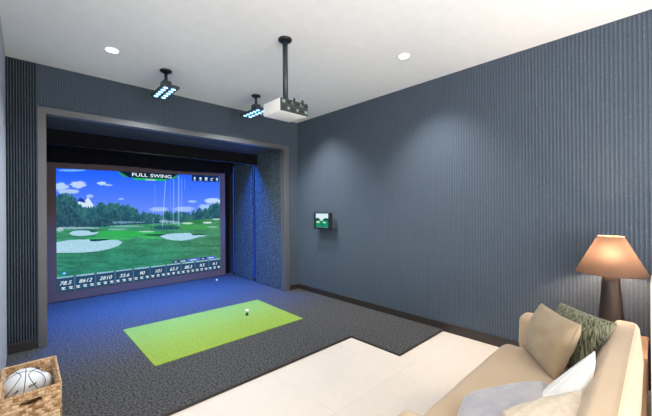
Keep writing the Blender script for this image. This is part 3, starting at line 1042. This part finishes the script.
# ------------------------------------------------------------------ pillows
def pillow(name, c, t, mat_, label, seed=1, n=30, pinch=0.07, wr=0.004, pow_=0.42, cat='pillow', grp='pillows on the beige sofa', piping=None):
    """c = four world corners in order (bottom-left, bottom-right, top-right, top-left)"""
    c = [Vector(p) for p in c]
    ctr = (c[0] + c[1] + c[2] + c[3]) / 4
    c = [ctr + (p - ctr) * 1.06 for p in c]
    nrm = ((c[1] - c[0]) + (c[2] - c[3])).cross((c[3] - c[0]) + (c[2] - c[1])).normalized()
    bm = bmesh.new()
    g = {}
    for side in (1, -1):
        for j in range(n + 1):
            for i in range(n + 1):
                edge = i in (0, n) or j in (0, n)
                if side == -1 and edge:
                    g[(side, i, j)] = g[(1, i, j)]
                    continue
                u, w = -math.cos(PI * i / n), -math.cos(PI * j / n)
                uu = u * (1 - pinch * (1 - w * w))
                ww = w * (1 - pinch * (1 - u * u))
                a, b = (uu + 1) / 2, (ww + 1) / 2
                p = c[0] * (1 - a) * (1 - b) + c[1] * a * (1 - b) + c[2] * a * b + c[3] * (1 - a) * b
                h = t / 2 * (max(0, (1 - u * u) * (1 - w * w))) ** pow_
                nzv = math.sin(u * 5.1 + seed * 1.7 + w * 3.3) * math.cos(w * 6.3 + seed) + 0.6 * math.sin((u * 9 - w * 11) + seed * 2.1)
                h += wr * nzv * (1 - u * u) ** 0.5 * (1 - w * w) ** 0.5 if not edge else 0
                # radial puckers from the corners
                rr_ = math.hypot(abs(u) - 1, abs(w) - 1)
                h += wr * 1.2 * math.sin(math.atan2(1 - abs(w), 1 - abs(u) + 1e-6) * 9 + seed) * math.exp(-rr_ * 2.2) * (0 if edge else min(1, rr_ * 3))
                g[(side, i, j)] = bm.verts.new(p + nrm * (side * h) - ctr)
    for side in (1, -1):
        for j in range(n):
            for i in range(n):
                f = (g[(side, i, j)], g[(side, i + 1, j)], g[(side, i + 1, j + 1)], g[(side, i, j + 1)])
                bm.faces.new(f if side == 1 else f[::-1])
    rim = [g[(1, i, 0)].co.copy() for i in range(n)] + [g[(1, n, j)].co.copy() for j in range(n)] + [g[(1, n - i, n)].co.copy() for i in range(n)] + [g[(1, 0, n - j)].co.copy() for j in range(n)]
    o = from_bm(name, bm, mat_, None, True)
    o.location = ctr
    tag(o, label, cat, grp)
    rim2 = []
    for p in rim:
        if not rim2 or (p - rim2[-1]).length > 0.004:
            rim2.append(p)
    tube('seam', rim2, 0.0028, piping or mat_, o, 6, True)
    return o

def UP(px, py, h):
    """a point of the room along a line of sight: used once to read positions off the photograph"""
    d = CAM_F + CAM_R * ((px - 326) / F_PX) + CAM_U * ((208 - py) / F_PX)
    t = (h - CAM_H) / d.z
    return Vector((0, 0, CAM_H)) + d * t

pillow('throw_pillow', [(2.26, 0.43, 0.435), (2.635, 0.66, 0.43), (2.60, 0.56, 0.76), (2.25, 0.31, 0.775)], 0.18, M['taupe'],
       'plain tan square pillow leaning upright near the far sofa arm', 2, pinch=0.065)
pillow('throw_pillow', [(2.43, 0.34, 0.44), (2.75, 0.55, 0.44), (2.73, 0.475, 0.76), (2.39, 0.175, 0.78)], 0.13, M['green'],
       'green and cream woven pillow behind the tan pillow', 5, pinch=0.04)
pillow('throw_pillow', [(1.69, 0.40, 0.44), UP(582, 407, 0.50), UP(593, 354, 0.74), UP(538, 402, 0.52)], 0.15, M['ivory'],
       'bright white pillow leaning against the sofa back, its corner pointing up', 8, pinch=0.03)
pillow('throw_pillow', [UP(446, 455, 0.46), UP(560, 440, 0.50), UP(543, 384, 0.50), UP(466, 398, 0.50)], 0.16, M['silver'],
       'shiny silver grey pillow lying on the sofa seat', 11, wr=0.005, pinch=0.02)
pillow('throw_pillow', [UP(505, 450, 0.52), UP(592, 450, 0.58), UP(580, 393, 0.63), UP(505, 412, 0.58)], 0.12, M['cream'],
       'cream textured pillow at the bottom edge in front of the white pillow', 14, pinch=0.02)

# ------------------------------------------------------------------ basket with balls
BX0, BX1, BY0, BY1, BH = -0.120, 0.168, 2.79, 3.335, 0.270
bs = thing('wicker_basket', ((BX0 + BX1) / 2, (BY0 + BY1) / 2, 0.0), 'square woven straw basket holding white balls, by the left wall', 'basket')
hx, hy = (BX1 - BX0) / 2, (BY1 - BY0) / 2
def weave_wall(L, Ht, hole=True, nx=72, nz=44):
    """woven panel in the x-z plane, centred on x, outward = -y"""
    bm = bmesh.new()
    th = 0.012
    row_h, col_w = 0.022, 0.030
    def bumpf(x, z, ph):
        row = math.floor(z / row_h)
        s = math.sin(PI * (z / row_h - row))
        c = 0.5 + 0.5 * math.sin(2 * PI * x / (2 * col_w) + PI * (row % 2) + ph)
        return 0.012 * (s ** 0.6) * (0.35 + 0.65 * c)
    gr = {}
    for s in (0, 1):
        for j in range(nz + 1):
            for i in range(nx + 1):
                x = -L / 2 + L * i / nx
                z = Ht * j / nz
                d = bumpf(x, z, 0 if s == 0 else PI)
                gr[(s, i, j)] = bm.verts.new((x, (-d if s == 0 else th + d * 0.6), z))
    def in_hole(i, j):
        x = -L / 2 + L * (i + 0.5) / nx
        z = Ht * (j + 0.5) / nz
        return hole and ((x / 0.052) ** 4 + ((z - Ht * 0.80) / 0.017) ** 4) < 1
    for j in range(nz):
        for i in range(nx):
            if in_hole(i, j):
                continue
            bm.faces.new((gr[(0, i, j)], gr[(0, i + 1, j)], gr[(0, i + 1, j + 1)], gr[(0, i, j + 1)]))
            bm.faces.new((gr[(1, i, j)], gr[(1, i, j + 1)], gr[(1, i + 1, j + 1)], gr[(1, i + 1, j)]))
    # close boundary between both skins
    edges = {}
    for (i, j) in [(i, j) for j in range(nz) for i in range(nx) if not in_hole(i, j)]:
        for a, b in (((i, j), (i + 1, j)), ((i + 1, j), (i + 1, j + 1)), ((i + 1, j + 1), (i, j + 1)), ((i, j + 1), (i, j))):
            k = (min(a, b), max(a, b))
            edges[k] = edges.get(k, 0) + 1
    for (a, b), c in edges.items():
        if c == 1:
            bm.faces.new((gr[(0,) + a], gr[(0,) + b], gr[(1,) + b], gr[(1,) + a]))
    return bm
for (L, x, y, rz, hl) in ((2 * hx, 0, -hy, 0, True), (2 * hx, 0, hy, PI, True), (2 * hy, hx, 0, PI / 2, False), (2 * hy, -hx, 0, -PI / 2, False)):
    w = from_bm('woven_side', weave_wall(L, BH, hl), M['wicker'], bs, True)
    w.data.materials.append(M['wicker_dark'])
    w.data.materials.append(M['wicker_pale'])
    for p in w.data.polygons:
        row = int(p.center.z / 0.022)
        cell = int(math.floor((p.center.x + 1) / 0.030 + 0.5 * (row % 2)))
        hsh = int((math.sin(row * 12.9898 + cell * 78.233 + L * 7) * 43758.5453) % 1.0 * 10)
        p.material_index = 1 if hsh < 3 else (2 if hsh < 6 else 0)
    w.location = (x, y, 0)
    w.rotation_euler = (0, 0, rz)
bm = bmesh.new()
def rimcurve(off):
    pts = []
    r = 0.02
    per = [(-hx, -hy), (hx, -hy), (hx, hy), (-hx, hy)]
    for k in range(4):
        a, b = per[k], per[(k + 1) % 4]
        for i in range(40):
            t = i / 40
            ph = 2 * PI * (t * 6) + off
            pts.append((a[0] + (b[0] - a[0]) * t + 0.005 * math.cos(ph), a[1] + (b[1] - a[1]) * t + 0.005 * math.cos(ph), BH + 0.004 + 0.005 * math.sin(ph)))
    return pts
for off in (0, 2 * PI / 3, 4 * PI / 3):
    add_tube(bm, rimcurve(off), 0.006, 6, True)
from_bm('braided_rim', bm, M['wicker'], bs, True)
box('bottom', (-hx + 0.013, -hy + 0.013, 0.002, hx - 0.013, hy - 0.013, 0.075), M['wicker'], bs)

# basketball
BR = 0.114
bc = Vector((-0.012, 3.06, 0.222))
def sph(r, seg=48):
    bm = bmesh.new()
    bmesh.ops.create_uvsphere(bm, u_segments=seg, v_segments=seg // 2, radius=r)
    return bm
ball = from_bm('basketball', sph(BR), M['ball'], None, True)
ball.location = bc
tag(ball, 'white basketball with thin dark seams in the straw basket', 'basketball')
# frame of the ball: e1 to the viewer, e2 right, e3 up
e1 = (Vector((0, 0, CAM_H)) - bc).normalized()
e2 = Vector((0, 0, 1)).cross(e1).normalized()
e3 = e1.cross(e2).normalized()
R_ = Matrix((e2, e3, e1)).transposed()     # local x=right, y=up, z=to viewer
def seam(pts):
    return [tuple(R_ @ (Vector(p).normalized() * (BR * 1.001))) for p in pts]
N = 72
c1 = [(0.30 * 1, math.cos(a), math.sin(a)) for a in np.linspace(0, 2 * PI, N, endpoint=False)]
tilt = Matrix.Rotation(math.radians(-6), 3, 'Z')
def tl(pts):
    return [tuple(tilt @ Vector(p)) for p in pts]
# vertical great circle, slightly right of centre
A_ = [(0.05 * math.sin(a), math.cos(a), math.sin(a)) for a in np.linspace(0, 2 * PI, N, endpoint=False)]
B_ = [(math.cos(a), 0.62 * 1, 0.0 + math.sin(a)) for a in np.linspace(0, 2 * PI, N, endpoint=False)]
# great circle that passes above the middle
B_ = []
for a in np.linspace(0, 2 * PI, N, endpoint=False):
    p = Vector((math.cos(a), 0, math.sin(a)))
    p = Matrix.Rotation(math.radians(-52), 3, 'X') @ p
    B_.append(tuple(p))
def side_curve(s):
    out = []
    for a in np.linspace(0, 2 * PI, N, endpoint=False):
        y, z = math.sin(a), math.cos(a)
        t = math.asin(max(-1, min(1, (y - 0.52 * 1))) ) if False else (a - 0.60)
        x = s * (0.16 + 0.62 * abs(math.sin(t)) ** 1.3)
        k = math.sqrt(max(0.0, 1 - x * x))
        out.append((x, y * k, z * k))
    return out
for c in (tl(A_), tl(B_), tl(side_curve(1)), tl(side_curve(-1))):
    tube('seam', seam(c), 0.0022, M['seam'], ball, 6, True)
def mark(pts, r, m_):
    tube('printed_mark', seam(pts), r, m_, ball, 6)
mk1 = [(0.22, -0.16, 0.9), (0.26, -0.06, 0.9), (0.29, -0.15, 0.9), (0.34, -0.04, 0.88), (0.37, -0.13, 0.87), (0.43, -0.02, 0.84), (0.45, -0.10, 0.83), (0.52, 0.01, 0.8)]
mark(mk1, 0.004, M['black'])
mk2 = [(-0.36, -0.34, 0.8), (-0.32, -0.20, 0.86), (-0.29, -0.27, 0.86), (-0.24, -0.12, 0.9), (-0.21, -0.2, 0.9)]
mark(mk2, 0.0035, mat_plain('mark_blue_grey', rgb(110, 130, 146), 0.5))
ball2 = from_bm('volleyball', sph(0.085), M['ball'], None, True)
ball2.location = (0.066, 3.15, 0.165)
tag(ball2, 'plain white ball partly hidden behind the basketball in the basket', 'ball')
tube('seam', [(0.0855 * math.cos(a), 0.0855 * math.sin(a) * 0.5, 0.0855 * math.sin(a) * 0.866) for a in np.linspace(0, 2 * PI, 48, endpoint=False)], 0.0012, mat_plain('ball_seam_pale', rgb(190, 192, 196), 0.6), ball2, 6, True)

# ------------------------------------------------------------------ the rest of the room (behind the camera)
# back wall with a wide glazed opening, and a west window, both invented
def wall_with_hole(name, axis, pos, a0, a1, h0, h1, z0, z1):
    bm = bmesh.new()
    def bx(u0, u1, w0, w1):
        if axis == 'y':
            add_box(bm, u0, pos - 0.08, w0, u1, pos, w1)
        else:
            add_box(bm, pos - 0.08, u0, w0, pos, u1, w1)
    bx(a0, h0, TILE, H)
    bx(h1, a1, TILE, H)
    bx(h0, h1, z1, H)
    if z0 > TILE:
        bx(h0, h1, TILE, z0)
    return struct(from_bm(name, bm, M['plain']))
wall_with_hole('wall_back', 'y', -3.0, -3.58, XR + 0.08, -2.6, 2.9, TILE, 2.5)
wall_with_hole('wall_west', 'x', -3.5, -3.0, 1.2, -1.6, 1.0, 0.5, 2.5)
def glass():
    m = NT('window_glass')
    m.t.nodes.remove(m.b)
    gl = m.n('ShaderNodeBsdfGlossy', Roughness=0.02)
    tr = m.n('ShaderNodeBsdfTransparent')
    mx = m.n('ShaderNodeMixShader')
    mx.inputs[0].default_value = 0.06
    m.l(tr.outputs[0], mx.inputs[1])
    m.l(gl.outputs[0], mx.inputs[2])
    m.l(mx.outputs[0], m.out.inputs['Surface'])
    return m.m
GL = glass()
def window(name, axis, pos, u0, u1, z0, z1, n):
    bm = bmesh.new()
    def bx(a, b, c, d, t=0.02):
        if axis == 'y':
            add_box(bm, a, pos - 0.04 - t, c, b, pos - 0.04 + t, d)
        else:
            add_box(bm, pos - 0.04 - t, a, c, pos - 0.04 + t, b, d)
    for k in range(n + 1):
        x = u0 + (u1 - u0 - 0.05) * k / n
        bx(x, x + 0.05, z0, z1)
    bx(u0, u1, z0, z0 + 0.05)
    bx(u0, u1, z1 - 0.05, z1)
    f = struct(from_bm(name, bm, M['trim']))
    bm = bmesh.new()
    bx(u0, u1, z0, z1, 0.003)
    from_bm('pane', bm, GL, f)
window('window_1', 'y', -3.0, -2.6, 2.9, TILE, 2.5, 4)
window('window_2', 'x', -3.5, -1.6, 1.0, 0.5, 2.5, 2)

# ------------------------------------------------------------------ lights
area_light('added_fill_back', (0.15, -2.9, 1.25), (math.radians(138), 0, 0), 5.4, 2.3, 360, (1.0, 0.975, 0.95))  # added fill at the invented opening, tilted up to brighten the ceiling
area_light('added_fill_west', (-3.4, -0.3, 1.5), (0, math.radians(-112), 0), 2.0, 2.5, 60, (0.95, 0.98, 1.0))  # added fill from the unseen west side, standing in for daylight
# LED tape tucked behind the valance, washing the screen bay blue
area_light('valance_blue_tape', (1.72, 5.56, 2.47), (math.radians(-3), 0, 0), 2.9, 0.06, 150, (0.015, 0.17, 1.0), 92)
# more spots without fixtures; the rear pair is added to brighten the ceiling
for (x, y, w_) in ((2.819, -0.1, 14), (0.621, -0.1, 30), (2.819, -1.95, 12), (0.621, -1.95, 20)):
    spot_light('downlight_or_fill_beam', (x, y, H - 0.02), w_, (1.0, 0.95, 0.9), 110, 1.0, 0.05)

w = bpy.data.worlds.new('world')
sc.world = w
w.use_nodes = True
bgn = w.node_tree.nodes['Background']
bgn.inputs['Color'].default_value = (0.85, 0.92, 1.0, 1)
bgn.inputs['Strength'].default_value = 1.0

# ------------------------------------------------------------------ camera
cam = bpy.data.cameras.new('camera')
cam.sensor_fit = 'HORIZONTAL'
cam.sensor_width = 36
cam.lens = 36 * F_PX / 652
cam.clip_start = 0.02
co = bpy.data.objects.new('camera', cam)
COL.objects.link(co)
co.location = (0, 0, CAM_H)
co.rotation_euler = Matrix((CAM_R, CAM_U, -CAM_F)).transposed().to_euler()
sc.camera = co

sc.view_settings.view_transform = 'Standard'
sc.view_settings.look = 'None'
sc.view_settings.exposure = 0.1
sc.view_settings.gamma = 1.0
sc.view_settings.use_curve_mapping = False
